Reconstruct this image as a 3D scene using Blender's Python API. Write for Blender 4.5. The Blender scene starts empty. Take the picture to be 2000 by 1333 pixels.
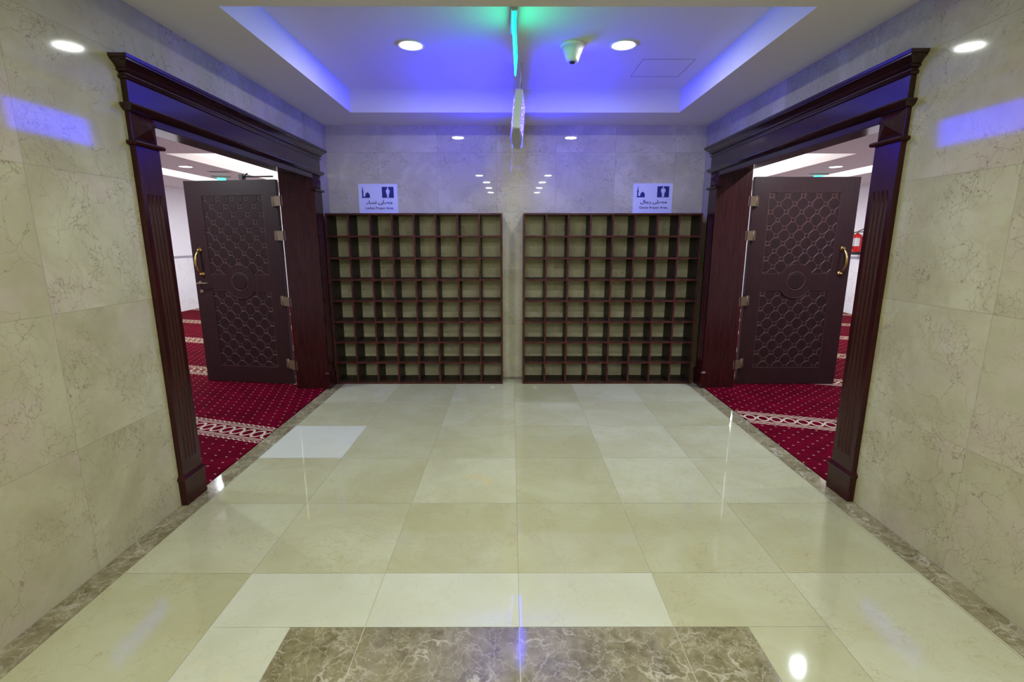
import bpy, bmesh, math, random
from mathutils import Vector, Matrix
S = bpy.context.scene
C = S.collection
PI = math.pi
rnd = random.Random(7)

# ------------------------------------------------------------------ camera, world, exposure
cam_d = bpy.data.cameras.new('camera'); cam = bpy.data.objects.new('camera', cam_d); C.objects.link(cam)
cam_d.sensor_fit = 'HORIZONTAL'; cam_d.sensor_width = 36.0; cam_d.lens = 955.98 / 2000 * 36.0
cam_d.clip_start = 0.02
cam.location = (0, 0, 1.5)
cam.rotation_euler = (PI/2 - 0.2009, 0, -0.0017)
S.camera = cam
W = bpy.data.worlds.new('world'); S.world = W; W.use_nodes = True
W.node_tree.nodes['Background'].inputs[0].default_value = (0.5, 0.5, 0.6, 1)
W.node_tree.nodes['Background'].inputs[1].default_value = 0.0
S.view_settings.view_transform = 'Standard'; S.view_settings.look = 'None'
S.view_settings.gamma = 1.0; S.view_settings.use_curve_mapping = False
S.view_settings.exposure = 0.0
S.cycles.use_denoising = True
S.cycles.max_bounces = 10; S.cycles.diffuse_bounces = 6; S.cycles.glossy_bounces = 5
S.cycles.caustics_reflective = False; S.cycles.caustics_refractive = False
S.cycles.sample_clamp_indirect = 6.0

HALL_W = 14.0        # watts of one hall downlight
ROOM_W = 42.0       # watts of one prayer room downlight
BACK_W = 36.0       # watts of one downlight further back in the hall
HALL_COL = (0.955, 1.0, 0.93)
ROOM_COL = (0.82, 0.92, 1.0)

# ------------------------------------------------------------------ layout numbers (metres)
XL, XR, YB, H = -1.91, 2.01, 5.338, 2.66
TXL, TXR, HT = -1.472, 1.545, 2.855
WT = 0.31           # side wall thickness
YF = -10.0
TRAYS = [(2.752, 4.82), (-4.7, 0.95), (-9.8, -6.2)]
ROOM_Y0, ROOM_Y1, ROOM_X, RH = 0.6, 12.5, 7.15, 2.62

# ------------------------------------------------------------------ node helper
class N:
    def __init__(s, name):
        s.m = bpy.data.materials.new(name); s.m.use_nodes = True
        s.t = s.m.node_tree; s.b = s.t.nodes['Principled BSDF']
    def n(s, typ, **kw):
        x = s.t.nodes.new(typ)
        for k, v in kw.items(): setattr(x, k, v)
        return x
    def inp(s, sock, v):
        if isinstance(v, bpy.types.NodeSocket): s.t.links.new(v, sock)
        elif v is not None:
            if isinstance(v, tuple) and len(v) == 3 and sock.type == 'RGBA': v = v + (1,)
            sock.default_value = v
    def M(s, op, a, b=None, c=None, clamp=False):
        x = s.n('ShaderNodeMath', operation=op, use_clamp=clamp)
        s.inp(x.inputs[0], a); s.inp(x.inputs[1], b)
        if c is not None: s.inp(x.inputs[2], c)
        return x.outputs[0]
    def V(s, op, a, b=None):
        x = s.n('ShaderNodeVectorMath', operation=op)
        s.inp(x.inputs[0], a); s.inp(x.inputs[1], b)
        return x.outputs[0]
    def comb(s, x, y, z):
        k = s.n('ShaderNodeCombineXYZ'); s.inp(k.inputs[0], x); s.inp(k.inputs[1], y); s.inp(k.inputs[2], z); return k.outputs[0]
    def coords(s):
        tc = s.n('ShaderNodeTexCoord'); sp = s.n('ShaderNodeSeparateXYZ'); s.t.links.new(tc.outputs['Object'], sp.inputs[0])
        return tc.outputs['Object'], sp.outputs[0], sp.outputs[1], sp.outputs[2]
    def noise(s, v, scale, detail=4, rough=.5, dist=0, out='Fac'):
        x = s.n('ShaderNodeTexNoise'); s.inp(x.inputs['Vector'], v); x.inputs['Scale'].default_value = scale
        x.inputs['Detail'].default_value = detail; x.inputs['Roughness'].default_value = rough; x.inputs['Distortion'].default_value = dist
        return x.outputs[out]
    def vor(s, v, scale, feature='DISTANCE_TO_EDGE'):
        x = s.n('ShaderNodeTexVoronoi', feature=feature); s.inp(x.inputs['Vector'], v); x.inputs['Scale'].default_value = scale
        return x.outputs['Distance']
    def ramp(s, f, a, b, lo=0.0, hi=1.0):
        x = s.n('ShaderNodeMapRange'); s.inp(x.inputs[0], f); x.inputs[1].default_value = a; x.inputs[2].default_value = b
        x.inputs[3].default_value = lo; x.inputs[4].default_value = hi; x.interpolation_type = 'SMOOTHSTEP'
        return x.outputs[0]
    def mix(s, f, a, b, mode='MIX'):
        x = s.n('ShaderNodeMix', data_type='RGBA', blend_type=mode)
        s.inp(x.inputs[0], f); s.inp(x.inputs[6], a); s.inp(x.inputs[7], b); return x.outputs[2]
    def base(s, c): s.inp(s.b.inputs['Base Color'], c)
    def set(s, **kw):
        for k, v in kw.items(): s.inp(s.b.inputs[k.replace('_', ' ')], v)
        return s
    def bump(s, h, strength=.3, dist=.01):
        x = s.n('ShaderNodeBump'); x.inputs['Strength'].default_value = strength; x.inputs['Distance'].default_value = dist
        s.inp(x.inputs['Height'], h); s.t.links.new(x.outputs[0], s.b.inputs['Normal'])

def simple(name, col, rough=.5, metal=0.0, emit=None, es=0.0):
    k = N(name); k.base(col); k.set(Roughness=rough, Metallic=metal)
    if emit: k.set(Emission_Color=emit, Emission_Strength=es)
    return k.m

def vein_layers(k, p, base, dark, light, vein, ochre, pink=0.0, vs=.45):
    """cream marble: soft clouds, fine brown hair veins, few ochre stains"""
    w2 = k.n('ShaderNodeVectorMath', operation='SCALE'); k.inp(w2.inputs[0], k.noise(p, 3.0, 5, .6, out='Color')); w2.inputs['Scale'].default_value = .35
    wp = k.V('ADD', p, w2.outputs[0])
    cloud = k.noise(p, 2.2, 6, .62, .4)
    c = k.mix(k.ramp(cloud, .33, .68), dark, light)
    c = k.mix(.25, c, base)
    c = k.mix(k.ramp(k.noise(k.V('ADD', p, (1.3, 5.5, 2.2)), 1.9, 4, .6), .48, .66, 0, pink), c, (.47, .37, .33))
    fine = k.noise(p, 14, 6, .7)
    c = k.mix(k.ramp(fine, .35, .75, 0, .22), c, dark)
    mp = k.n('ShaderNodeMapping'); k.inp(mp.inputs[0], wp); mp.inputs['Rotation'].default_value = (.7, .5, .6); mp.inputs['Scale'].default_value = (1.0, 1.9, 1.3)
    wp = mp.outputs[0]
    e1 = k.vor(wp, 5.0); e2 = k.vor(wp, 13.0)
    gate = k.ramp(k.noise(p, 2.7, 3), .46, .6)
    gate2 = k.ramp(k.noise(k.V('ADD', p, (7.1, 3.3, 1.7)), 4.1, 3), .44, .6)
    v = k.M('MAXIMUM', k.M('MULTIPLY', k.ramp(e1, 0, .012, 1, 0), gate), k.M('MULTIPLY', k.ramp(e2, 0, .032, .8, 0), gate2))
    c = k.mix(k.M('MULTIPLY', v, vs), c, vein)
    st = k.ramp(k.noise(k.V('ADD', p, (3.1, 9.3, 4.7)), 3.4, 4, .65), .64, .8, 0, .5)
    return k.mix(st, c, ochre)

def wall_marble(name, axis, tw, off, th=.6, cols=None, spec=.32, rough=.03):
    k = N(name); p, x, y, z = k.coords()
    h = y if axis == 'Y' else x
    u = k.M('DIVIDE', k.M('SUBTRACT', h, off), tw); v = k.M('DIVIDE', z, th)
    cu, cv = k.M('FLOOR', u), k.M('FLOOR', v)
    wn = k.n('ShaderNodeTexWhiteNoise', noise_dimensions='3D'); k.inp(wn.inputs['Vector'], k.comb(cu, cv, 3.0))
    jig = k.n('ShaderNodeVectorMath', operation='SCALE'); k.inp(jig.inputs[0], wn.outputs['Color']); jig.inputs['Scale'].default_value = 9
    pp = k.V('ADD', p, jig.outputs[0])
    base, dark, light, vein, och = cols
    c = vein_layers(k, pp, base, dark, light, vein, och, .45, .72)
    c = k.mix(k.ramp(wn.outputs['Value'], 0, 1, 0, .28), c, dark)
    fu = k.M('MULTIPLY', k.M('MINIMUM', k.M('FRACT', u), k.M('SUBTRACT', 1.0, k.M('FRACT', u))), tw)
    fv = k.M('MULTIPLY', k.M('MINIMUM', k.M('FRACT', v), k.M('SUBTRACT', 1.0, k.M('FRACT', v))), th)
    seam = k.ramp(k.M('MINIMUM', fu, fv), .0008, .0026, .38, 0)
    c = k.mix(seam, c, (.17, .15, .11))
    k.base(c); k.set(Roughness=rough, Specular_IOR_Level=spec)
    return k.m

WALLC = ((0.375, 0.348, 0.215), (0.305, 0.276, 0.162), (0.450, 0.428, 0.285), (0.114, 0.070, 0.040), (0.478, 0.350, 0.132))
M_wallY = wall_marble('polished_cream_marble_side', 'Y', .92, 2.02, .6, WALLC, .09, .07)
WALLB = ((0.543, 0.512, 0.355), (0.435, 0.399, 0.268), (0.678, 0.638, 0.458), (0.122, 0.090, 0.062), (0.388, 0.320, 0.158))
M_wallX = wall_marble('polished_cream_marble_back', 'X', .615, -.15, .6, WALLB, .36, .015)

def floor_marble():
    k = N('polished_floor_marble'); p, x, y, z = k.coords()
    at = k.n('ShaderNodeAttribute'); at.attribute_name = 'tone'
    sep = k.n('ShaderNodeSeparateColor'); k.t.links.new(at.outputs['Color'], sep.inputs[0])
    jig = k.n('ShaderNodeVectorMath', operation='SCALE'); k.inp(jig.inputs[0], at.outputs['Color']); jig.inputs['Scale'].default_value = 11
    pp = k.V('ADD', p, jig.outputs[0])
    c = vein_layers(k, pp, (0.434, 0.427, 0.283), (0.397, 0.386, 0.241), (0.472, 0.477, 0.337), (0.309, 0.210, 0.088), (0.577, 0.440, 0.158))
    c = k.mix(k.ramp(sep.outputs[0], 0, .5, .95, 0), c, (.86, .85, .75), 'MULTIPLY')
    c = k.mix(k.ramp(sep.outputs[0], .5, 1, 0, .62), c, (.57, .60, .54))
    k.base(c); k.set(Roughness=.045, Specular_IOR_Level=.55)
    return k.m
M_floor = floor_marble()

def brown_marble():
    k = N('brown_veined_marble'); p, x, y, z = k.coords()
    w2 = k.n('ShaderNodeVectorMath', operation='SCALE'); k.inp(w2.inputs[0], k.noise(p, 4, 5, .6, out='Color')); w2.inputs['Scale'].default_value = .4
    wp = k.V('ADD', p, w2.outputs[0])
    c = k.mix(k.ramp(k.noise(wp, 5, 7, .7), .3, .7), (0.097, 0.078, 0.032), (0.223, 0.195, 0.104))
    c = k.mix(k.ramp(k.noise(p, 22, 6, .7), .35, .7, 0, .5), c, (.32, .28, .18))
    e1 = k.vor(wp, 5); e2 = k.vor(wp, 13)
    g = k.ramp(k.noise(p, 5, 3), .42, .62)
    v = k.M('MAXIMUM', k.M('MULTIPLY', k.ramp(e1, 0, .05, 1, 0), g), k.ramp(e2, 0, .05, .55, 0))
    c = k.mix(k.M('MULTIPLY', v, .75), c, (.46, .43, .32))
    k.base(c); k.set(Roughness=.09); return k.m
M_brown = brown_marble()
M_grout = simple('pale_grout', (.62, .60, .48), .5)

def wood(name, c1, c2, rough=.28, scale=3.0, axis=2, coat=.35, spec=.5):
    k = N(name); p, x, y, z = k.coords()
    mp = k.n('ShaderNodeMapping'); k.inp(mp.inputs[0], p)
    sc = [30, 30, 30]; sc[axis] = 1.6; mp.inputs['Scale'].default_value = sc
    g = k.noise(mp.outputs[0], scale, 6, .6, .6)
    k.base(k.mix(k.ramp(g, .3, .7), c1, c2)); k.set(Roughness=rough, Specular_IOR_Level=spec)
    k.set(Coat_Weight=coat, Coat_Roughness=.12)
    k.bump(g, .06, .002); return k.m
M_wood = wood('dark_mahogany_varnish', (.017, .0032, .0032), (.038, .0068, .0062), .24, coat=.06, spec=.28)
M_woodh = wood('dark_mahogany_varnish_horizontal', (.013, .0032, .0036), (.028, .007, .007), .16, axis=1, coat=.4, spec=.4)
M_leaf = wood('dark_door_wood', (.020, .0062, .0075), (.031, .0100, .0115), .42, coat=0, spec=.25)
M_carve = wood('carved_door_wood', (.016, .0052, .0062), (.025, .0085, .0098), .5, coat=0, spec=.2)
M_line = wood('worn_carving_edge_wood', (.048, .019, .020), (.066, .027, .027), .5, coat=0, spec=.3)
M_rackin = wood('rack_board_wood', (.012, .006, .0035), (.024, .011, .006), .5, axis=1, coat=0)
def rack_front():
    k = N('rack_edge_wood'); p, x, y, z = k.coords()
    c = k.mix(k.ramp(k.noise(p, 9, 5, .7), .35, .7), (.036, .007, .006), (.10, .022, .014))
    chip = k.M('MULTIPLY', k.ramp(k.noise(p, 38, 4, .7), .62, .72), k.ramp(z, .0, .25, .8, .05))
    k.base(k.mix(chip, c, (.42, .34, .26))); k.set(Roughness=.4, Specular_IOR_Level=.2); return k.m
M_rack = rack_front()
M_ceil = simple('matt_ceiling_paint', (.66, .635, .58), .85)
M_roomceil = simple('white_room_ceiling_paint', (.78, .76, .78), .85)
M_brass = simple('aged_brass', (.55, .36, .10), .25, 1.0)
M_steel = simple('satin_hinge_metal', (.17, .115, .07), .5, .6)
M_black = simple('black_metal', (.02, .02, .02), .4, .5)
M_white = simple('white_plastic', (.78, .78, .74), .4)
M_plaque = simple('white_sign_board', (.66, .68, .86), .35)
M_blue = simple('navy_print', (.010, .010, .17), .45)
M_red = simple('red_extinguisher_paint', (.62, .012, .016), .25)
M_alu = simple('brushed_grey_aluminium', (.46, .48, .46), .4, .25)
M_lampring = simple('lamp_trim_white', (.8, .8, .78), .4)
M_diff = simple('lamp_diffuser', (1, 1, 1), .5, 0, (1, .98, .95), 14.0)
M_green = simple('green_lit_acrylic', (.02, .35, .25), .2, 0, (.0, .85, .50), 6.5)
M_greensm = simple('green_lit_exit_panel', (.02, .35, .25), .3, 0, (.05, .9, .7), 2.6)
M_roomwall = simple('white_painted_wall', (.80, .79, .84), .7)
M_rail = simple('grey_wall_rail', (.35, .34, .42), .4)
M_label = simple('pale_paper_label', (.75, .75, .75), .5)

def blue_led():
    k = N('blue_lit_lettering_face'); p, x, y, z = k.coords()
    mk = k.ramp(k.noise(p, 60, 2, .5), .64, .70)
    c = k.mix(mk, (.006, .004, 1.0), (.10, .11, 1.0))
    k.base((.05, .05, .3)); k.set(Emission_Color=c, Emission_Strength=58.0, Roughness=.3); return k.m
M_led = blue_led()

def wainscot():
    k = N('room_white_marble'); p, x, y, z = k.coords()
    e = k.vor(k.V('ADD', p, k.noise(p, 1.6, 4, .6, out='Color')), 1.3)
    c = k.mix(k.ramp(e, 0, .03, .28, 0), (.80, .80, .84), (.55, .40, .50))
    c = k.mix(k.ramp(k.noise(p, 2, 4), .45, .7, 0, .4), c, (.68, .70, .78))
    k.base(c); k.set(Roughness=.25); return k.m
M_wains = wainscot()

def carpet_mat(name, off, per):
    k = N(name); p, x, y, z = k.coords()
    th = math.radians(17.5); sn, cs = math.sin(th), math.cos(th)
    n = k.M('ADD', k.M('MULTIPLY', x, sn), k.M('MULTIPLY', y, cs))
    m = k.M('SUBTRACT', k.M('MULTIPLY', x, cs), k.M('MULTIPLY', y, sn))
    f = k.M('SUBTRACT', k.M('MULTIPLY', k.M('FRACT', k.M('ADD', k.M('DIVIDE', k.M('SUBTRACT', n, off), per), .5)), per), per/2)
    d = k.M('ABSOLUTE', f)
    band = k.ramp(d, .150, .156, 1, 0)
    # chain of links
    lm = k.M('SUBTRACT', k.M('MULTIPLY', k.M('FRACT', k.M('DIVIDE', m, .102)), .102), .051)
    r = k.M('SQRT', k.M('ADD', k.M('POWER', k.M('DIVIDE', lm, .050), 2.0), k.M('POWER', k.M('DIVIDE', f, .066), 2.0)))
    ring = k.M('MULTIPLY', k.ramp(r, .66, .74), k.ramp(r, .98, 1.06, 1, 0))
    slash = k.ramp(k.M('ABSOLUTE', k.M('SUBTRACT', k.M('MULTIPLY', lm, .8), f)), .005, .009, 0, 0)
    l1 = k.ramp(k.M('ABSOLUTE', k.M('SUBTRACT', d, .086)), .005, .008, 1, 0)
    l2 = k.ramp(k.M('ABSOLUTE', k.M('SUBTRACT', d, .110)), .0035, .006, 1, 0)
    wob = k.M('MULTIPLY', k.M('SINE', k.M('MULTIPLY', m, 2*PI/.051)), .007)
    l3 = k.ramp(k.M('ABSOLUTE', k.M('SUBTRACT', d, k.M('ADD', .137, wob))), .005, .008, 1, 0)
    orn = k.M('MULTIPLY', band, k.M('MAXIMUM', k.M('MAXIMUM', ring, l1), k.M('MAXIMUM', l2, l3)))
    # staggered dots
    s1, s2 = .098, .150
    def dots(om, on):
        a = k.M('SUBTRACT', k.M('FRACT', k.M('ADD', k.M('DIVIDE', m, s1), om)), .5)
        b = k.M('SUBTRACT', k.M('FRACT', k.M('ADD', k.M('DIVIDE', n, s2), on)), .5)
        q = k.M('SQRT', k.M('ADD', k.M('POWER', k.M('MULTIPLY', a, s1/.0095), 2.0), k.M('POWER', k.M('MULTIPLY', b, s2/.0065), 2.0)))
        return k.ramp(q, .7, 1.1, 1, 0)
    dt = k.M('MULTIPLY', k.M('MAXIMUM', dots(0, 0), dots(.5, .5)), k.M('SUBTRACT', 1.0, band))
    pile = k.noise(p, 320, 2, .6)
    red = k.mix(k.ramp(k.noise(p, 5, 4), .3, .7), (.072, .0002, .006), (.115, .0003, .011))
    red = k.mix(k.ramp(pile, .3, .7, 0, .3), red, (.06, .0003, .006))
    c = k.mix(k.M('MULTIPLY', dt, .6), red, (.62, .34, .27))
    c = k.mix(k.M('MULTIPLY', orn, .9), c, (.50, .40, .29))
    k.base(c); k.set(Roughness=.95, Specular_IOR_Level=.03, Sheen_Weight=0.0)
    k.bump(pile, .4, .004); return k.m

# ------------------------------------------------------------------ mesh helpers
def box(bm, x0, x1, y0, y1, z0, z1, mi=0, bev=0.0):
    if x0 > x1: x0, x1 = x1, x0
    if y0 > y1: y0, y1 = y1, y0
    m = Matrix.Translation(((x0+x1)/2, (y0+y1)/2, (z0+z1)/2)) @ Matrix.Diagonal((x1-x0, y1-y0, z1-z0, 1))
    r = bmesh.ops.create_cube(bm, size=1, matrix=m)
    vs = r['verts']; fs = set(f for v in vs for f in v.link_faces)
    for f in fs: f.material_index = mi
    if bev > 0:
        es = list(set(e for v in vs for e in v.link_edges))
        bmesh.ops.bevel(bm, geom=es, offset=bev, segments=2, affect='EDGES', clamp_overlap=True)
def loft(bm, rings, cap=True, mi=0, smooth=False):
    vr = [[bm.verts.new(p) for p in r] for r in rings]
    fs = []
    for a, b in zip(vr, vr[1:]):
        n = len(a)
        for i in range(n):
            j = (i+1) % n
            fs.append(bm.faces.new((a[i], a[j], b[j], b[i])))
    if cap:
        bm.faces.new(list(reversed(vr[0]))); bm.faces.new(vr[-1])
    for f in fs:
        f.material_index = mi; f.smooth = smooth
def lathe(bm, prof, seg=32, loc=(0, 0, 0), axis='Z', mi=0, smooth=True):
    rings = []
    for r, h in prof:
        ring = []
        for i in range(seg):
            a = 2*PI*i/seg; c, s = r*math.cos(a), r*math.sin(a)
            if axis == 'Z': q = (c, s, h)
            elif axis == 'Y': q = (c, h, s)
            else: q = (h, c, s)
            ring.append((q[0]+loc[0], q[1]+loc[1], q[2]+loc[2]))
        rings.append(ring)
    loft(bm, rings, True, mi, smooth)
def tube(bm, pts, rad, seg=12, mi=0):
    pts = [Vector(p) for p in pts]
    if not isinstance(rad, (list, tuple)): rad = [rad]*len(pts)
    rings = []; up = Vector((.13, .31, .94)).normalized()
    for i, p in enumerate(pts):
        t = (pts[min(i+1, len(pts)-1)] - pts[max(i-1, 0)]).normalized()
        a = t.cross(up)
        if a.length < 1e-3: a = t.cross(Vector((1, 0, 0)))
        a.normalize(); b = t.cross(a).normalized()
        rings.append([tuple(p + rad[i]*(math.cos(2*PI*k/seg)*a + math.sin(2*PI*k/seg)*b)) for k in range(seg)])
    loft(bm, rings, True, mi, True)
def obj(name, bm, mats, parent=None, fix=True):
    if fix: bmesh.ops.recalc_face_normals(bm, faces=bm.faces)
    me = bpy.data.meshes.new(name); bm.to_mesh(me); bm.free()
    if not isinstance(mats, (list, tuple)): mats = [mats]
    for m in mats: me.materials.append(m)
    o = bpy.data.objects.new(name, me); C.objects.link(o)
    if parent: o.parent = parent
    return o
def part(name, mats, parent, *boxes, bev=0.0):
    bm = bmesh.new()
    for b in boxes: box(bm, *b, bev=bev)
    return obj(name, bm, mats, parent)
def thing(name, label, cat, loc=(0, 0, 0), rotz=0.0, group=None, kind=None):
    o = bpy.data.objects.new(name, None); C.objects.link(o); o.empty_display_size = .1
    o.location = loc; o.rotation_euler = (0, 0, rotz)
    return tag(o, label, cat, group, kind)
def tag(o, label, cat, group=None, kind=None):
    o['label'] = label; o['category'] = cat
    if group: o['group'] = group
    if kind: o['kind'] = kind
    return o
def struct(o, label=None, cat=None):
    o['kind'] = 'structure'
    if label: o['label'] = label; o['category'] = cat
    return o

# ------------------------------------------------------------------ floor
bm = bmesh.new(); lay = bm.loops.layers.color.new('tone')
R0, T, X0 = 4.4526, .6135, .0323
BL, BR, BB = XL+.125, XR-.125, YB-.10
INX0, INX1, INY1, INY0 = X0-.908, X0+.908, 1.676, -.78
def quad(x0, x1, y0, y1, mi, tone=None, z=0.0, g=0.0006):
    vs = [bm.verts.new(p) for p in ((x0+g, y0+g, z), (x1-g, y0+g, z), (x1-g, y1-g, z), (x0+g, y1-g, z))]
    f = bm.faces.new(vs); f.material_index = mi
    t = tone or (rnd.random(), rnd.random(), rnd.random())
    for l in f.loops: l[lay] = (t[0], t[1], t[2], 1)
xs = [BL] + [X0+k*T for k in range(-2, 4) if BL+.08 < X0+k*T < BR-.005] + [BR]
ys = [R0+k*T for k in range(-23, 2)]; ys = [YF] + ys + [BB]
PIN = {(0, 3): .95, (1, 3): .40, (2, 3): .48, (3, 3): .14, (4, 3): .66, (5, 3): .52, (0, 2): .2, (1, 2): .38, (2, 2): .64, (3, 2): .17, (4, 2): .66, (5, 2): .55,
       (0, 1): .55, (1, 1): .52, (2, 1): .36, (3, 1): .26, (4, 1): .3, (5, 1): .36, (0, 0): .22, (1, 0): .86, (2, 0): .88, (3, 0): .86, (4, 0): .45, (5, 0): .74,
       (0, 4): .3, (1, 4): .42, (2, 4): .58, (3, 4): .66, (4, 4): .6, (5, 4): .3, (0, 5): .68, (1, 5): .5, (2, 5): .66, (3, 5): .15, (4, 5): .68, (5, 5): .62,
       (0, -1): .22, (1, -1): .86, (4, -1): .6, (5, -1): .72}
for j in range(len(ys)-1):
    y0, y1 = ys[j], ys[j+1]
    rowk = round((y1 - 1.9985)/T)          # row 0 ends at y=1.9985
    for i in range(len(xs)-1):
        x0, x1 = xs[i], xs[i+1]
        tone = PIN.get((i, rowk), .25+.5*rnd.random()); tn = (tone, rnd.random(), rnd.random())
        # cut the tile where the inlay lies
        if y0 < INY1 and y1 > INY0 and x1 > INX0 and x0 < INX1:
            cx0, cx1 = max(x0, INX0), min(x1, INX1); cy0, cy1 = max(y0, INY0), min(y1, INY1)
            if cy1 < y1: quad(x0, x1, cy1, y1, 0, tn)
            if cy0 > y0: quad(x0, x1, y0, cy0, 0, tn)
            if cx0 > x0: quad(x0, cx0, cy0, cy1, 0, tn)
            if cx1 < x1: quad(cx1, x1, cy0, cy1, 0, tn)
        else: quad(x0, x1, y0, y1, 0, tn)
for k in range(4):
    for a, b in ((INX0, X0-T), (X0-T, X0), (X0, X0+T), (X0+T, INX1)):
        quad(a, b, INY1-.614*(k+1), INY1-.614*k, 1, g=.0016)
yy = [YF] + [R0 + k*T for k in range(-23, 2)] + [YB]
for a, b in zip(yy, yy[1:]):
    quad(XL, BL, a, b, 1, g=.0008); quad(BR, XR, a, b, 1, g=.0008)
for i in range(len(xs)-1): quad(xs[i], xs[i+1], BB, YB, 1, g=.0008)
box(bm, -8, 8, YF-.3, 13, -.12, -.004, 2)
floor = obj('floor', bm, [M_floor, M_brown, M_grout], fix=False); struct(floor)

# ------------------------------------------------------------------ side walls with door openings
DL = dict(s=-1, xw=XL, n0=2.600, n1=2.770, f0=4.872, f1=5.060, zs=1.0)
DR = dict(s=1, xw=XR, n0=2.635, n1=2.815, f0=4.905, f1=5.095, zs=1.014)
def side_wall(name, d, mat):
    s, xw = d['s'], d['xw']; xo = xw + s*WT; zt = 2.155*d['zs']
    a, b = d['n1']-.03, d['f0']+.03
    bm = bmesh.new()
    box(bm, xw, xo, YF-.2, a, -.1, 3.05)
    box(bm, xw, xo, b+.09, ROOM_Y1+.2, -.1, 3.05)
    box(bm, xw, xo, a, b+.09, zt, 3.05)
    box(bm, xw, xw+s*.20, b, b+.09, -.1, zt)
    for f in bm.faces: f.material_index = 1 if abs(f.calc_center_median().x - xo) < .01 else 0
    struct(obj(name, bm, [mat, M_roomwall]))
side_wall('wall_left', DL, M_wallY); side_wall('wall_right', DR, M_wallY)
bm = bmesh.new(); box(bm, XL, XR, YB, YB+.2, -.1, 3.05); struct(obj('wall_back', bm, M_wallX))
bm = bmesh.new(); box(bm, XL, XR, YF-.2, YF, -.1, 3.05); struct(obj('wall_front', bm, M_wallX))
for nm, s, xi in (('left', -1, XL-WT), ('right', 1, XR+WT)):
    for seg, wname in (((s*ROOM_X, s*(ROOM_X+.2), ROOM_Y0-.2, ROOM_Y1+.2), 'outer'), ((xi, s*ROOM_X, ROOM_Y1, ROOM_Y1+.2), 'far'), ((xi, s*ROOM_X, ROOM_Y0-.2, ROOM_Y0), 'near')):
        bm = bmesh.new(); x0, x1, y0, y1 = seg
        box(bm, x0, x1, y0, y1, -.1, 1.18, 0); box(bm, x0, x1, y0, y1, 1.18, 3.05, 1)
        struct(obj('wall_%s_room_%s' % (nm, wname), bm, [M_wains, M_roomwall]))
# ceiling of the hall: soffits round the raised trays
bm = bmesh.new()
box(bm, XL, XR, YF, YB, HT, 3.0)
box(bm, XL, TXL, YF, YB, H, HT); box(bm, TXR, XR, YF, YB, H, HT)
ed = sorted([YF, YB] + [v for t in TRAYS for v in t])
for a, b in ((ed[0], ed[1]), (ed[2], ed[3]), (ed[4], ed[5]), (ed[6], ed[7])):
    box(bm, TXL, TXR, a, b, H, HT)
struct(obj('ceiling', bm, M_ceil))

# ------------------------------------------------------------------ prayer rooms: carpet, ceiling, rails
carp = {'left': carpet_mat('crimson_prayer_carpet_left', 2.88, 1.36), 'right': carpet_mat('crimson_prayer_carpet_right', 4.46, 1.45)}
for nm, d in (('left', DL), ('right', DR)):
    s, xw = d['s'], d['xw']; xo = xw + s*WT
    bm = bmesh.new()
    box(bm, xo+s*.003, s*(ROOM_X-.003), ROOM_Y0+.003, ROOM_Y1-.003, -.003, .006)
    box(bm, xw+s*.004, xo+s*.003, d['n1']+.002, d['f0']-.002, -.003, .006)
    tag(obj('carpet', bm, carp[nm]), 'crimson patterned carpet covering the floor of the %s prayer room' % nm, 'carpet')
    # ceiling with two long lit recesses running away from the hall
    bm = bmesh.new()
    X = lambda v: s*v
    box(bm, xo, X(ROOM_X), ROOM_Y0, ROOM_Y1, 2.95, 3.05)
    y1 = 6.72
    box(bm, xo, X(ROOM_X), ROOM_Y0, y1, RH, 2.95)
    box(bm, X(4.50), X(5.42), y1, ROOM_Y1, RH, 2.95)
    box(bm, X(5.95), X(ROOM_X), y1, ROOM_Y1, RH, 2.95)
    struct(obj('ceiling_%s_room' % nm, bm, M_roomceil))
    bm = bmesh.new(); box(bm, X(ROOM_X), X(ROOM_X-.02), ROOM_Y0, ROOM_Y1, 1.155, 1.195, bev=.004)
    struct(obj('trim_rail_%s' % nm, bm, M_rail))

# ------------------------------------------------------------------ lamps
def downlight(loc, r, watt, col, label, group, name='downlight', spread=PI):
    t = thing(name, label, 'ceiling light', loc, 0, group)
    bm = bmesh.new()
    ring = [(r*1.0, 0), (r*1.22, 0), (r*1.26, -.004), (r*1.2, -.009), (r*1.02, -.006), (r, 0)]
    lathe(bm, ring, 40); obj('trim_ring', bm, M_lampring, t)
    bm = bmesh.new(); lathe(bm, [(r*.995, 0), (r*.995, -.003), (r*.9, -.005)], 40, smooth=False); obj('diffuser', bm, M_diff, t)
    l = bpy.data.lights.new('lamp_light', 'AREA'); l.shape = 'DISK'; l.size = 2*r*.95; l.energy = watt; l.color = col; l.spread = spread
    lo = bpy.data.objects.new('lamp_light', l); C.objects.link(lo); lo.parent = t; lo.location = (0, 0, -.012)
    return t
downlight((-.705, 3.79, HT), .078, HALL_W, HALL_COL, 'round white downlight in the raised ceiling tray, left of the hanging signs', 'hall downlights')
downlight((.79, 3.785, HT), .078, HALL_W, HALL_COL, 'round white downlight in the raised ceiling tray, right of the smoke detector', 'hall downlights')
ORD = {1.55: 'nearest', -1.2: 'second', -2.4: 'third', -3.6: 'fourth', -6.9: 'fifth', -8.6: 'farthest'}
for y in (1.55, -1.2, -2.4, -3.6, -6.9, -8.6):
    for x in (-.66, .72):
        downlight((x + (.09 if x < 0 else -.06 if y > 0 else 0), y, H if y > 0 else HT), .078 if y < 0 else .06, BACK_W if y < 0 else 20.0, HALL_COL, '%s round downlight of the %s pair behind the camera' % ('left' if x < 0 else 'right', ORD[y]), 'hall downlights behind the camera')
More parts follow.
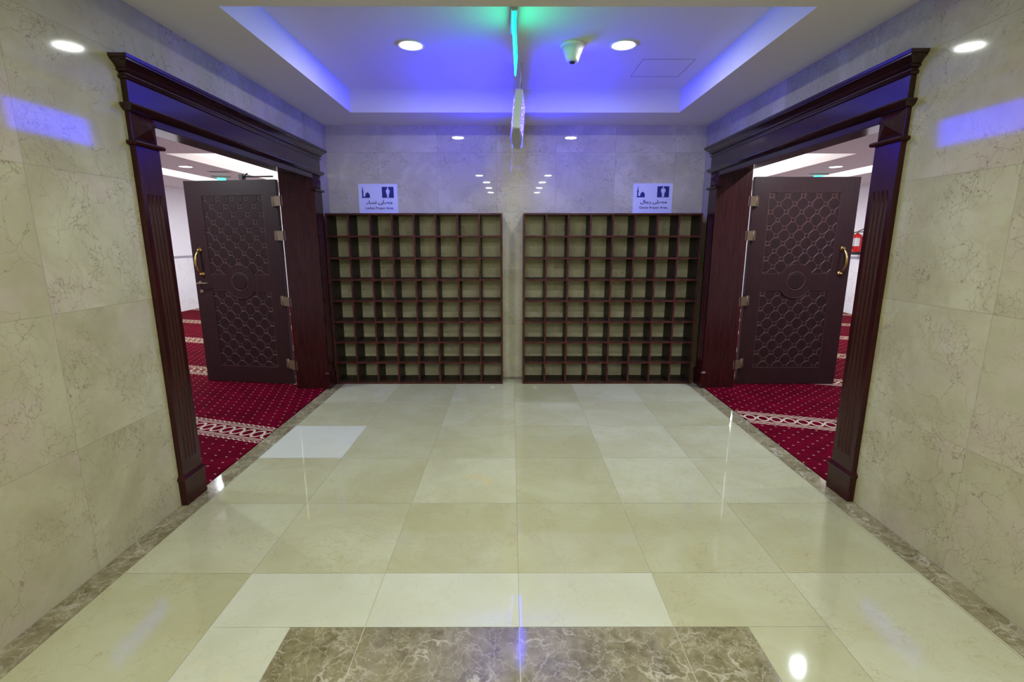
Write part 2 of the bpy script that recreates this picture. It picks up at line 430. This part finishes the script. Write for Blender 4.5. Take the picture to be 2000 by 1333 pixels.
for nm, s in (('left', -1), ('right', 1)):
    downlight((s*4.96, 7.85, RH), .085, ROOM_W, ROOM_COL, 'round bright downlight seen through the %s doorway' % nm, 'prayer room downlights')
    for x, y, wh in ((2.83 if s > 0 else 3.7, 4.08, 'just inside the doorway'), (4.6, 3.0, 'in the front corner'), (4.96, 10.6, 'at the far end'), (6.6, 5.6, 'by the outer wall')):
        downlight((s*x, y, RH), .04, ROOM_W, ROOM_COL, 'round downlight in the %s prayer room ceiling, %s' % (nm, wh), 'further prayer room downlights')
    # wide area lights added, unseen, to brighten the ceiling recesses
    for x, w in ((3.4, 1.9), (5.68, .3)):
        l = bpy.data.lights.new('recess_fill', 'AREA'); l.shape = 'RECTANGLE'; l.size = w; l.size_y = 5.2; l.energy = 80*w/1.9+24; l.color = (1.0, .97, .86)
        lo = bpy.data.objects.new('recess_fill_light', l); C.objects.link(lo); lo.location = (s*x, 9.6, 2.70); lo.rotation_euler = (PI, 0, 0)

# ------------------------------------------------------------------ door casings (trim)
def prof_loft(bm, levels, y0, y1, xw, s, p0):
    rings = []
    for z, p in levels:
        e = max(p-p0, 0)
        a, b = y0-e, y1+e; xo = xw - s*p; xi = xw
        rings.append([(xi, a, z), (xo, a, z), (xo, b, z), (xi, b, z)])
    loft(bm, rings)
def casing(d, idx, side):
    s, xw, zs = d['s'], d['xw'], d['zs']; Z = lambda v: v*zs
    P = .030
    root = thing('trim_%d' % idx, 'dark mahogany door casing with fluted legs and cornice around the %s doorway' % side, 'door casing', (0, 0, 0), 0, None, 'structure')
    for (a, b, which) in ((d['n0'], d['n1'], 'near'), (d['f0'], d['f1'], 'far')):
        bm = bmesh.new()
        # fluted shaft, one profile across the width with four grooves, plain ends
        def ring(z, fl):
            pts = [(xw, a, z), (xw-s*P, a, z)]
            n = 4; mrg = .028; wd = (b-a-2*mrg)/n
            for i in range(n):
                y0 = a+mrg+i*wd
                for t_, dd in ((.12, 0), (.3, .75), (.5, 1), (.7, .75), (.88, 0)):
                    pts.append((xw-s*(P-.008*dd*fl), y0+wd*t_, z))
            pts += [(xw-s*P, b, z), (xw, b, z)]
            return pts
        loft(bm, [ring(Z(.165), 0), ring(Z(.26), 0), ring(Z(.30), 1), ring(Z(1.68), 1), ring(Z(1.74), 0), ring(Z(1.975), 0)])
        leg = obj('fluted_leg', bm, M_wood, root)
        bm = bmesh.new()
        prof_loft(bm, [(0.0, P+.008), (Z(.145), P+.008), (Z(.148), P+.014), (Z(.16), P+.016), (Z(.172), P+.006), (Z(.18), P)], a, b, xw, s, P)
        obj('plinth', bm, M_wood, leg)
        bm = bmesh.new()
        prof_loft(bm, [(Z(1.972), P), (Z(1.975), P+.018), (Z(1.985), P+.022), (Z(1.995), P+.018), (Z(1.998), P)], a, b, xw, s, P)
        obj('neck_moulding', bm, M_wood, leg)
        bm = bmesh.new()   # block with a low pyramid face
        z0, z1 = Z(1.998), Z(2.132); m = .012
        box(bm, xw, xw-s*P*.75, a, b, z0, z1)
        q = [(xw-s*P*.75, a+.004, z0+.003), (xw-s*P*.75, b-.004, z0+.003), (xw-s*P*.75, b-.004, z1-.003), (xw-s*P*.75, a+.004, z1-.003)]
        vs = [bm.verts.new(v) for v in q]; ap = bm.verts.new((xw-s*(P+.030), (a+b)/2, (z0+z1)/2))
        for i in range(4): bm.faces.new((vs[i], vs[(i+1) % 4], ap))
        obj('pyramid_block', bm, M_wood, leg)
    a, b = d['n0'], d['f1']
    bm = bmesh.new(); box(bm, xw, xw-s*.022, d['n1'], d['f0'], Z(2.098), Z(2.134), bev=.004)
    box(bm, xw, xw-s*.03, d['n1'], d['f0'], Z(2.088), Z(2.102), bev=.004)
    obj('inner_architrave', bm, M_woodh, root)
    bm = bmesh.new()
    prof_loft(bm, [(Z(2.130), P), (Z(2.135), P+.012), (Z(2.150), P+.026), (Z(2.160), P+.030), (Z(2.168), P+.026), (Z(2.172), P+.004), (Z(2.176), P)], a, b, xw, s, P)
    obj('ledge_moulding', bm, M_woodh, root)
    bm = bmesh.new(); prof_loft(bm, [(Z(2.174), P), (Z(2.282), P)], a, b, xw, s, P)
    obj('frieze', bm, M_woodh, root)
    bm = bmesh.new()
    prof_loft(bm, [(Z(2.278), P), (Z(2.280), P+.010), (Z(2.290), P+.014), (Z(2.297), P+.010), (Z(2.299), P+.004), (Z(2.306), P+.006), (Z(2.312), P+.018), (Z(2.319), P+.022), (Z(2.323), P+.016),
                   (Z(2.330), P+.022), (Z(2.342), P+.034), (Z(2.350), P+.046), (Z(2.352), P+.052), (Z(2.359), P+.052), (Z(2.360), P+.058), (Z(2.376), P+.060)], a, b, xw, s, P)
    obj('cornice', bm, M_woodh, root)
    # lining of the opening
    xo = xw + s*.305; zt = Z(2.135)
    for nm, y0, y1 in (('jamb_lining', d['n1']-.03, d['n1']), ('jamb_lining', d['f0'], d['f0']+.03)):
        bm = bmesh.new(); box(bm, xw, xo, y0, y1, 0.0, zt+.02); 
        ys = y1 if y0 < 4 else y0; sg = 1 if y0 < 4 else -1
        obj(nm, bm, M_wood, root)
    bm = bmesh.new(); box(bm, xw+s*.001, xw+s*.27, d['n1'], d['f0'], zt, zt+.02); obj('head_lining', bm, M_woodh, root)
    return root
casing(DL, 1, 'left'); casing(DR, 2, 'right')

# ------------------------------------------------------------------ door leaves
def clip(poly, ax, lim, keep_less):
    out = []
    for i in range(len(poly)):
        p, q = poly[i], poly[(i+1) % len(poly)]
        ip = (p[ax] <= lim) if keep_less else (p[ax] >= lim); iq = (q[ax] <= lim) if keep_less else (q[ax] >= lim)
        if ip: out.append(p)
        if ip != iq:
            t = (lim-p[ax])/(q[ax]-p[ax]); out.append((p[0]+t*(q[0]-p[0]), p[1]+t*(q[1]-p[1])))
    return out
def door(idx, s, loc, rotz, w, zh, side, lever):
    root = thing('door_%d' % idx, 'dark carved wooden door leaf standing open in the %s doorway' % side, 'door', loc, rotz, None, 'structure')
    Z = lambda v: v*zh/2.105
    TH = .045; x0, x1 = s*.0, s*w
    pa, pb = .155, w-.175            # carved field, measured from the hinge edge
    fields = ((Z(1.165), Z(1.965)), (Z(.185), Z(1.000)))
    cx, cz, cr = (pa+pb)/2, Z(1.092), .172
    # slab: back board plus stiles and rails leaving two sunk fields
    bm = bmesh.new()
    box(bm, 0, s*w, .012, TH, .012, zh)
    box(bm, 0, s*pa, 0, .0125, .012, zh); box(bm, s*pb, s*w, 0, .0125, .012, zh)
    for a, b in ((.012, fields[1][0]), (fields[1][1], fields[0][0]), (fields[0][1], zh)):
        box(bm, s*pa, s*pb, 0, .0125, a, b)
    lathe(bm, [(cr, .012), (cr, -.0008)], 56, (s*cx, 0, cz), 'Y', smooth=False)
    obj('door_slab', bm, M_leaf, root)
    pit = .154*.5
    for z0, z1 in fields:
        bm = bmesh.new()
        box(bm, s*(pa+.004), s*(pb-.004), .0114, .0122, z0+.004, z1-.004, 1)
        # octagonal bosses in a diagonal lattice, small studs on the crossings
        nx, nz = int((pb-pa)/pit)+3, int((z1-z0)/pit)+3
        zt = z1-.035
        for i in range(-1, nx):
            for j in range(-1, nz):
                px, pz = pa+.035+i*pit, zt-j*pit
                stud = (i+j) % 2 == 0
                if stud: R, k8, h = .018, 4, .004
                else: R, k8, h = .0550, 8, .0042
                def poly(R_):
                    if stud: return [(px+R_*math.cos(PI/2*k), pz+R_*math.sin(PI/2*k)) for k in range(4)]
                    c1 = R_; c2 = R_*.66
                    return [(px+a_, pz+b_) for a_, b_ in ((c1, -c2*.55), (c1, c2*.55), (c2*.55, c1), (-c2*.55, c1), (-c1, c2*.55), (-c1, -c2*.55), (-c2*.55, -c1), (c2*.55, -c1))]
                lo_, hi_ = poly(R), poly(R*.91)
                def cl(pl):
                    for ax, lim, kl in ((0, pa+.007, False), (0, pb-.007, True), (1, z0+.007, False), (1, z1-.007, True)):
                        if pl: pl = clip(pl, ax, lim, kl)
                    return pl
                if (px-cx)**2+(pz-cz)**2 < (cr-.02)**2: continue
                lo_ = cl(lo_); hi_ = cl(hi_)
                if len(hi_) < 3 or len(lo_) < 3: continue
                top = [bm.verts.new((s*a_, .0114-h, b_)) for a_, b_ in hi_]
                try: bm.faces.new(top)
                except ValueError: pass
                if len(lo_) == len(hi_):
                    bot = [bm.verts.new((s*a_, .0113, b_)) for a_, b_ in lo_]
                    n = len(bot)
                    for q in range(n):
                        f = bm.faces.new((bot[q], bot[(q+1) % n], top[(q+1) % n], top[q])); f.material_index = 1
                else:
                    bot = [bm.verts.new((v.co.x, .0113, v.co.z)) for v in top]; n = len(bot)
                    for q in range(n):
                        f = bm.faces.new((bot[q], bot[(q+1) % n], top[(q+1) % n], top[q])); f.material_index = 1
        # thin bead round the field
        for (a, b, c, d_) in ((pa, pb, z0, z0+.006), (pa, pb, z1-.006, z1), (pa, pa+.006, z0, z1), (pb-.006, pb, z0, z1)):
            box(bm, s*a, s*b, .002, .0122, c, d_, 1)
        # cover strip keeps the lattice out of the round notch: arc bead
        obj('carved_panel', bm, [M_carve, M_line], root)
    bm = bmesh.new()
    def ringmesh(bm, r0, r1, y0, y1, seg=64):
        lathe_pts = [(r0, y1), (r0, y0), ((r0+r1)/2, y0-.002), (r1, y0), (r1, y1)]
        rings = []
        for r, h in lathe_pts:
            rings.append([(s*cx+r*math.cos(2*PI*i/seg), h, cz+r*math.sin(2*PI*i/seg)) for i in range(seg)])
        loft(bm, rings, cap=False, smooth=True)
    ringmesh(bm, .086, .097, -.003, .001)
    obj('medallion_ring', bm, M_line, root)
    bm = bmesh.new(); lathe(bm, [(.082, .001), (.082, -.002), (.070, -.0045), (.0, -.0055)][:3], 48, (s*cx, 0, cz), 'Y', smooth=False)
    obj('medallion', bm, M_carve, root)
    # arc beads at the round notches, clipped to the two fields
    for z0, z1 in fields:
        bm = bmesh.new(); pts = []
        for i in range(121):
            a = 2*PI*i/120; px, pz = cx+cr*math.cos(a), cz+cr*math.sin(a)
            if z0 <= pz <= z1: pts.append((s*px, .0, pz))
        if z0 < cz < z1 or not pts: continue
        if z0 < .5: pts.sort(key=lambda p: s*p[0])
        else: pts.sort(key=lambda p: s*p[0])
        tube(bm, pts, .0035, 6); obj('arc_bead', bm, M_line, root)
    # pull handle
    hx = w-.093; za, zb = Z(1.418), Z(1.170)
    h = thing('pull', '', '', (0, 0, 0)); bpy.data.objects.remove(h)
    bm = bmesh.new()
    pts, rad = [], []
    for i in range(25):
        t_ = i/24; z = za+(zb-za)*t_
        bow = math.sin(PI*t_)**.6
        pts.append((s*(hx+.012*bow), -.004-.058*bow, z)); rad.append(.0085+.0035*math.sin(PI*t_)+.004*(1-min(1, 6*abs(t_-.5)))*.3)
    tube(bm, pts, rad, 14)
    pull = obj('pull_handle', bm, M_brass, root)
    for z in (za, zb):
        bm = bmesh.new(); lathe(bm, [(.006, .001), (.027, .001), (.027, -.004), (.021, -.011), (.013, -.017), (.012, -.030), (.004, -.034)], 24, (s*hx, 0, z), 'Y')
        obj('handle_rose', bm, M_brass, pull)
    if lever:
        bm = bmesh.new(); lathe(bm, [(.022, .001), (.022, -.006), (.010, -.009), (.009, -.05), (.003, -.052)], 20, (s*(w-.055), 0, Z(1.075)), 'Y')
        tube(bm, [(s*(w-.050), -.046, Z(1.075)), (s*(w-.09), -.050, Z(1.075)), (s*(w-.13), -.048, Z(1.076)), (s*(w-.175), -.040, Z(1.079))], [.009, .0085, .008, .007], 12)
        obj('lever_handle', bm, M_steel, root)
        bm = bmesh.new(); lathe(bm, [(.021, .001), (.021, -.007), (.010, -.010)], 24, (s*(w-.062), 0, Z(.985)), 'Y'); box(bm, s*(w-.060), s*(w-.064), -.012, -.009, Z(.976), Z(.990))
        obj('lock_cylinder', bm, M_steel, root)
    return root
dl = door(1, -1, (-2.318, 5.026, 0), math.radians(-7.8), 1.0, 2.097, 'left', True)
dr = door(2, 1, (2.400, 5.024, 0), 0.0, 1.04, 2.122, 'right', False)
dl['label'] = 'dark carved wooden door leaf with brass pull and lever, open in the left doorway'
dr['label'] = 'dark carved wooden door leaf with only a brass pull, open in the right doorway'
# hinges bridge the gap between jamb and leaf, part of each leaf
for root, s, d in ((dl, -1, DL), (dr, 1, DR)):
    for z in (1.885, 1.555, .905, .245):
        bm = bmesh.new()
        xj = d['xw'] + s*.300
        pj = Vector((xj, d['f0']+.012, z)); 
        inv = (Matrix.Translation(root.location) @ Matrix.Rotation(root.rotation_euler.z, 4, 'Z')).inverted()
        a = inv @ Vector((xj-s*.015, d['f0']-.003, z)); b = inv @ Vector((root.location.x+s*.002, 4.965, z)); c = inv @ Vector((root.location.x+s*.05, 5.018, z))
        for p, q in ((a, b), (b, c)):
            for hh in (0,):
                n = Vector((-(q-p).y, (q-p).x, 0)).normalized()*.0025
                zz = .046
                ring = lambda v: [tuple(v+n+Vector((0, 0, -zz))), tuple(v-n+Vector((0, 0, -zz))), tuple(v-n+Vector((0, 0, zz))), tuple(v+n+Vector((0, 0, zz)))]
                loft(bm, [ring(p), ring(q)])
        lathe(bm, [(.007, -.054), (.007, .054)], 12, (b.x, b.y, b.z)); 
        obj('hinge', bm, M_steel, root)
# closer arm on the left leaf
bm = bmesh.new()
tube(bm, [(-.36, .02, 2.10), (-.36, .02, 2.135)], .006, 8); tube(bm, [(-.02, .0, 2.125), (-.20, .02, 2.128), (-.36, .03, 2.13)], .007, 8)
tube(bm, [(-.36, .03, 2.13), (-.22, -.10, 2.14)], .007, 8); box(bm, -.385, -.345, .0, .05, 2.105, 2.15)
obj('closer_arm', bm, M_black, dl)

# ------------------------------------------------------------------ shoe racks
def rack(x0, x1, y0, label):
    t = thing('shoe_rack', label, 'shoe rack', ((x0+x1)/2, y0, 0), 0, 'open shoe racks against the back wall')
    w = x1-x0; hw = w/2; D = YB-y0-.004; HH = 1.777; th = .018
    def P(name, b, front):
        bm = bmesh.new(); box(bm, *b, bev=.0015)
        bmesh.ops.recalc_face_normals(bm, faces=bm.faces)
        for f in bm.faces: f.material_index = 1 if f.normal.y < -.9 else 0
        return obj(name, bm, [M_rackin, M_rack], t)
    for sx in (-1, 1): P('side_panel', (sx*hw, sx*(hw-th), 0, D, 0, HH), 1)
    P('top_board', (-hw+th, hw-th, -.001, D, HH-th, HH), 1)
    P('bottom_board', (-hw+th, hw-th, .001, D, .006, .024), 1)
    for k in range(1, 8):
        z = .015+(HH-.024)*k/8; P('shelf', (-hw+th, hw-th, .001, D, z-th/2, z+th/2), 1)
    for k in range(1, 8):
        x = -hw+th/2+(w-th)*k/8; P('divider', (x-th/2, x+th/2, .004, D-.001, .024, HH-th), 1)
    return t
rack(-1.868, -.092, 5.055, 'dark wooden open shoe rack on the left, under the ladies sign')
rack(.124, 1.925, 5.055, 'dark wooden open shoe rack on the right, under the gents sign')

# ------------------------------------------------------------------ wall signs
def text_mesh(name, body, x, z, y, width, height, mat, parent, fat=0.0):
    c = bpy.data.curves.new(name, 'FONT'); c.body = body; c.align_x = 'LEFT'; c.offset = fat; c.extrude = .001
    o = bpy.data.objects.new(name, c); C.objects.link(o); bpy.context.view_layer.update()
    me = bpy.data.meshes.new_from_object(o.evaluated_get(bpy.context.evaluated_depsgraph_get())); bpy.data.objects.remove(o)
    vx = [v.co.x for v in me.vertices]; vy = [v.co.y for v in me.vertices]
    ax, bx, ay, by = min(vx), max(vx), min(vy), max(vy)
    for v in me.vertices:
        v.co = Vector((x+(v.co.x-ax)/(bx-ax)*width, y-.0005-(v.co.z+.001)*.6, z+(v.co.y-ay)/(by-ay)*height))
    me.materials.clear(); me.materials.append(mat); me.name = name
    r = bpy.data.objects.new(name, me); C.objects.link(r); r.parent = parent; return r
def flat(name, polys, y, mat, parent, th=.0012):
    bm = bmesh.new()
    for pl in polys: loft(bm, [[(a, y, b) for a, b in pl], [(a, y-th, b) for a, b in pl]])
    return obj(name, bm, mat, parent)
def wall_sign(x0, x1, zt, zb, kind, label):
    t = thing('wall_sign', label, 'sign', ((x0+x1)/2, YB, zb), 0, 'prayer area signs on the back wall')
    w, h = x1-x0, zt-zb; y = -.006
    bm = bmesh.new(); box(bm, -w/2, w/2, -.006, 0, 0, h, bev=.0012); obj('board', bm, M_plaque, t)
    X = lambda u: -w/2+w*u; Zf = lambda v: h*(1-v)          # u,v in 0..1 from the top left
    ox = -.075 if kind == 'g' else 0; ox = 0
    # blue square with a white figure
    sq = [(X(.605), Zf(.385)), (X(.905), Zf(.385)), (X(.905), Zf(.085)), (X(.605), Zf(.085))]
    if True:
        cxs = X(.755); top, bot = Zf(.095), Zf(.455); hh = top-bot; sqw = X(.905)-X(.605)
        flat('icon_square', [[(cxs-sqw/2, bot), (cxs+sqw/2, bot), (cxs+sqw/2, top), (cxs-sqw/2, top)]], y, M_blue, t)
        f = []
        f.append([(cxs+hh*.068*math.cos(a*PI/8), top-hh*.11+hh*.068*math.sin(a*PI/8)) for a in range(16)])
        k = lambda pts: [(cxs+hh*a, top-hh*b) for a, b in pts]
        if kind == 'l':
            f.append(k([(-.10, .21), (.10, .21), (.15, .30), (.20, .48), (.165, .52), (.12, .42), (.14, .66), (-.14, .66), (-.12, .42), (-.165, .52), (-.20, .48), (-.15, .30)]))
            f.append(k([(-.085, .66), (-.01, .66), (-.01, .96), (-.085, .96)])); f.append(k([(.01, .66), (.085, .66), (.085, .96), (.01, .96)]))
        else:
            f.append(k([(-.15, .20), (.15, .20), (.21, .28), (.21, .56), (.15, .56), (.14, .32), (.12, .60), (-.12, .60), (-.14, .32), (-.15, .56), (-.21, .56), (-.21, .28)]))
            f.append(k([(-.12, .60), (-.01, .60), (-.01, .96), (-.105, .96)])); f.append(k([(.01, .60), (.12, .60), (.105, .96), (.01, .96)]))
        flat('icon_figure', f, y-.0013, M_plaque, t, .0008)
    # mosque with minaret
    q = lambda pts: [(X(a), Zf(b)) for a, b in pts]
    dome = [(.235+.058*math.cos(PI-a*PI/12), .385-.105*math.sin(a*PI/12)) for a in range(13)]
    flat('icon_mosque', [q([(.09, .41), (.295, .41), (.295, .455), (.09, .455)]), q(dome + [(.293, .415), (.177, .415)]),
                         q([(.098, .415), (.098, .25), (.104, .16), (.113, .07), (.122, .16), (.128, .25), (.128, .415)]),
                         q([(.088, .25), (.138, .25), (.138, .272), (.088, .272)]), q([(.228, .285), (.235, .25), (.242, .285)])], y, M_blue, t)
    ar = {'l': '\uFE80\uFE8E\uFEB4\uFEE7 \uFEF0\uFEE0\uFEBC\uFEE3', 'g': '\uFEDD\uFE8E\uFE9F\uFEAD \uFEF0\uFEE0\uFEBC\uFEE3'}[kind]
    en = {'l': 'Ladies Prayer Area', 'g': 'Gents Prayer Area'}[kind]
    text_mesh('arabic_lettering', ar, X(.19), Zf(.69), y, w*.67, h*.15, M_blue, t, .022)
    text_mesh('english_lettering', en, X(.17), Zf(.85), y, w*.71, h*.10, M_blue, t, .012)
    return t
wall_sign(-1.600, -1.190, 2.088, 1.779, 'l', 'white Ladies Prayer Area sign above the left shoe rack')
wall_sign(1.280, 1.693, 2.094, 1.785, 'g', 'white Gents Prayer Area sign above the right shoe rack')

# ------------------------------------------------------------------ hanging signs
t = thing('exit_sign', 'thin green lit panel hanging edge-on from the raised ceiling', 'hanging sign', (.014, 3.30, HT))
t.rotation_euler = (0, math.radians(-3.2), math.radians(1.2))
bm = bmesh.new(); box(bm, -.018, .018, -.17, .17, -.055, 0, bev=.006); obj('sign_housing', bm, M_alu, t)
bm = bmesh.new(); box(bm, -.004, .004, -.165, .165, -.30, -.055, bev=.001); obj('lit_panel', bm, M_green, t)
t = thing('light_box_sign', 'grey lens-shaped light box with blue lit faces hanging below the green panel', 'hanging sign', (.052, 4.38, 2.42))
t.rotation_euler = (0, math.radians(4.6), math.radians(-1.0))
def lens(z, k=1.0, L=.40):
    r = [(-.029*k, -L), (.029*k, -L)]
    for i in range(1, 10): 
        y = -L+2*L*i/10; r.append((k*(.029+.019*math.sin(PI*i/10)), y))
    r += [(.029*k, L), (-.029*k, L)]
    for i in range(9, 0, -1):
        y = -L+2*L*i/10; r.append((-k*(.029+.019*math.sin(PI*i/10)), y))
    return [(a, b, z) for a, b in r]
bm = bmesh.new(); loft(bm, [lens(-.085, .86, .375), lens(-.078, .98, .395), lens(-.066, .98, .40)]); obj('bottom_casing', bm, M_alu, t)
bm = bmesh.new(); loft(bm, [lens(.16, .98, .40), lens(.205, .9, .38), lens(.215, .8, .36)]); obj('top_casing', bm, M_alu, t)
bm = bmesh.new()
box(bm, -.030, .030, -.402, -.385, -.072, .165, bev=.003); obj('end_frame', bm, M_alu, t)
bm = bmesh.new(); box(bm, -.050, .050, .385, .402, -.072, .165, bev=.003); obj('end_frame', bm, M_alu, t)  # far cap widened, out of view, to block the lit faces from the back wall
for s in (-1, 1):
    bm = bmesh.new(); rings = []
    for i in range(0, 21):
        y = -.385+.77*i/20; a = .027+.019*math.sin(PI*(y+.4)/.8)
        rings.append([(s*a, y, -.07), (s*(a+.004), y, -.07), (s*(a+.004), y, .16), (s*a, y, .16)])
    loft(bm, rings); obj('lit_face', bm, M_led, t)
for y in (-.25, .25):
    bm = bmesh.new(); tube(bm, [(0, y, .21), (0, y, .434)], .0035, 8); obj('hanger_rod', bm, M_alu, t)

# ------------------------------------------------------------------ smoke detector, hatch
t = thing('smoke_detector', 'cream cone-shaped smoke detector on the raised ceiling', 'smoke detector', (.432, 3.78, HT))
bm = bmesh.new(); lathe(bm, [(.088, 0), (.088, -.012), (.080, -.020)], 40); obj('mounting_base', bm, M_white, t)
bm = bmesh.new(); lathe(bm, [(.078, -.018), (.060, -.060), (.046, -.095), (.043, -.108), (.030, -.112)], 40); obj('sensor_cone', bm, M_white, t)
bm = bmesh.new(); lathe(bm, [(.020, -.111), (.020, -.120), (.012, -.124)], 24); obj('sensor_tip', bm, M_black, t)
bm = bmesh.new()
for a, b, c, d_ in ((1.00, 1.40, 4.06, 4.064), (1.00, 1.40, 4.46, 4.464), (1.0, 1.004, 4.06, 4.46), (1.396, 1.4, 4.06, 4.46)): box(bm, a, b, c, d_, HT-.002, HT)
bm2 = bm; o = obj('trim_3', bm2, simple('hatch_joint_shadow_gap_grey', (.30, .29, .30), .8)); struct(o, 'thin joint of the square access hatch in the raised ceiling', 'access hatch')

# ------------------------------------------------------------------ things seen in the prayer rooms
def ext(loc, label):
    t = thing('fire_extinguisher', label, 'fire extinguisher', loc)
    bm = bmesh.new(); lathe(bm, [(.02, .0), (.082, .003), (.088, .03), (.088, .34), (.078, .385), (.045, .41), (.022, .42)], 32); 
    obj('cylinder_body', bm, M_red, t)
    bm = bmesh.new(); lathe(bm, [(.089, 0.0), (.0915, .004), (.0915, .055), (.089, .058)], 32); obj('base_ring', bm, M_black, t)
    bm = bmesh.new(); lathe(bm, [(.022, .415), (.022, .45), (.015, .47)], 16); obj('valve', bm, M_brass, t)
    bm = bmesh.new(); tube(bm, [(0, -.01, .465), (.05, -.05, .50), (.09, -.09, .525)], .010, 8); tube(bm, [(0, -.01, .45), (.05, -.05, .455), (.09, -.08, .445)], .009, 8)
    obj('squeeze_lever', bm, M_black, t)
    bm = bmesh.new(); tube(bm, [(-.02, 0, .45), (-.09, -.02, .44), (-.115, -.03, .36), (-.112, -.03, .20), (-.105, -.03, .12)], .011, 8); obj('hose', bm, M_black, t)
    bm = bmesh.new()
    r = .0892; ring = []
    for z in (.17, .33): ring.append([(r*math.cos(a), r*math.sin(a), z) for a in [math.radians(190+8*i) for i in range(11)]] + [((r-.002)*math.cos(a), (r-.002)*math.sin(a), z) for a in [math.radians(190+8*i) for i in range(10, -1, -1)]])
    loft(bm, ring); obj('label_sticker', bm, M_label, t)
    bm = bmesh.new(); box(bm, .06, .118, -.02, .02, .30, .36); obj('wall_bracket', bm, M_black, t)
ext((ROOM_X-.12, 10.15, 1.235), 'red fire extinguisher on the wall seen through the right doorway')
for s, nm, loc in ((-1, 'left', (-5.06, 8.95, RH)), (1, 'right', (5.16, 8.60, RH))):
    t = thing('emergency_exit_sign', 'small green lit sign on the ceiling seen over the %s door' % nm, 'exit sign', loc, s*-.3)
    bm = bmesh.new(); box(bm, -.15, .15, -.02, .02, -.035, 0, bev=.004); obj('sign_housing', bm, M_alu, t)
    bm = bmesh.new(); box(bm, -.07, .07, -.004, .004, -.10, -.035, bev=.001); obj('lit_panel', bm, M_greensm, t)
bm = bmesh.new(); box(bm, -4.95, -4.62, 8.35, 8.5, RH-.004, RH)
for k in range(5): box(bm, -4.94, -4.63, 8.365+.026*k, 8.372+.026*k, RH-.007, RH-.003)
tag(obj('air_grille', bm, simple('grey_grille', (.35, .33, .38), .5)), 'small grey air grille in the ceiling seen through the left doorway', 'air grille')
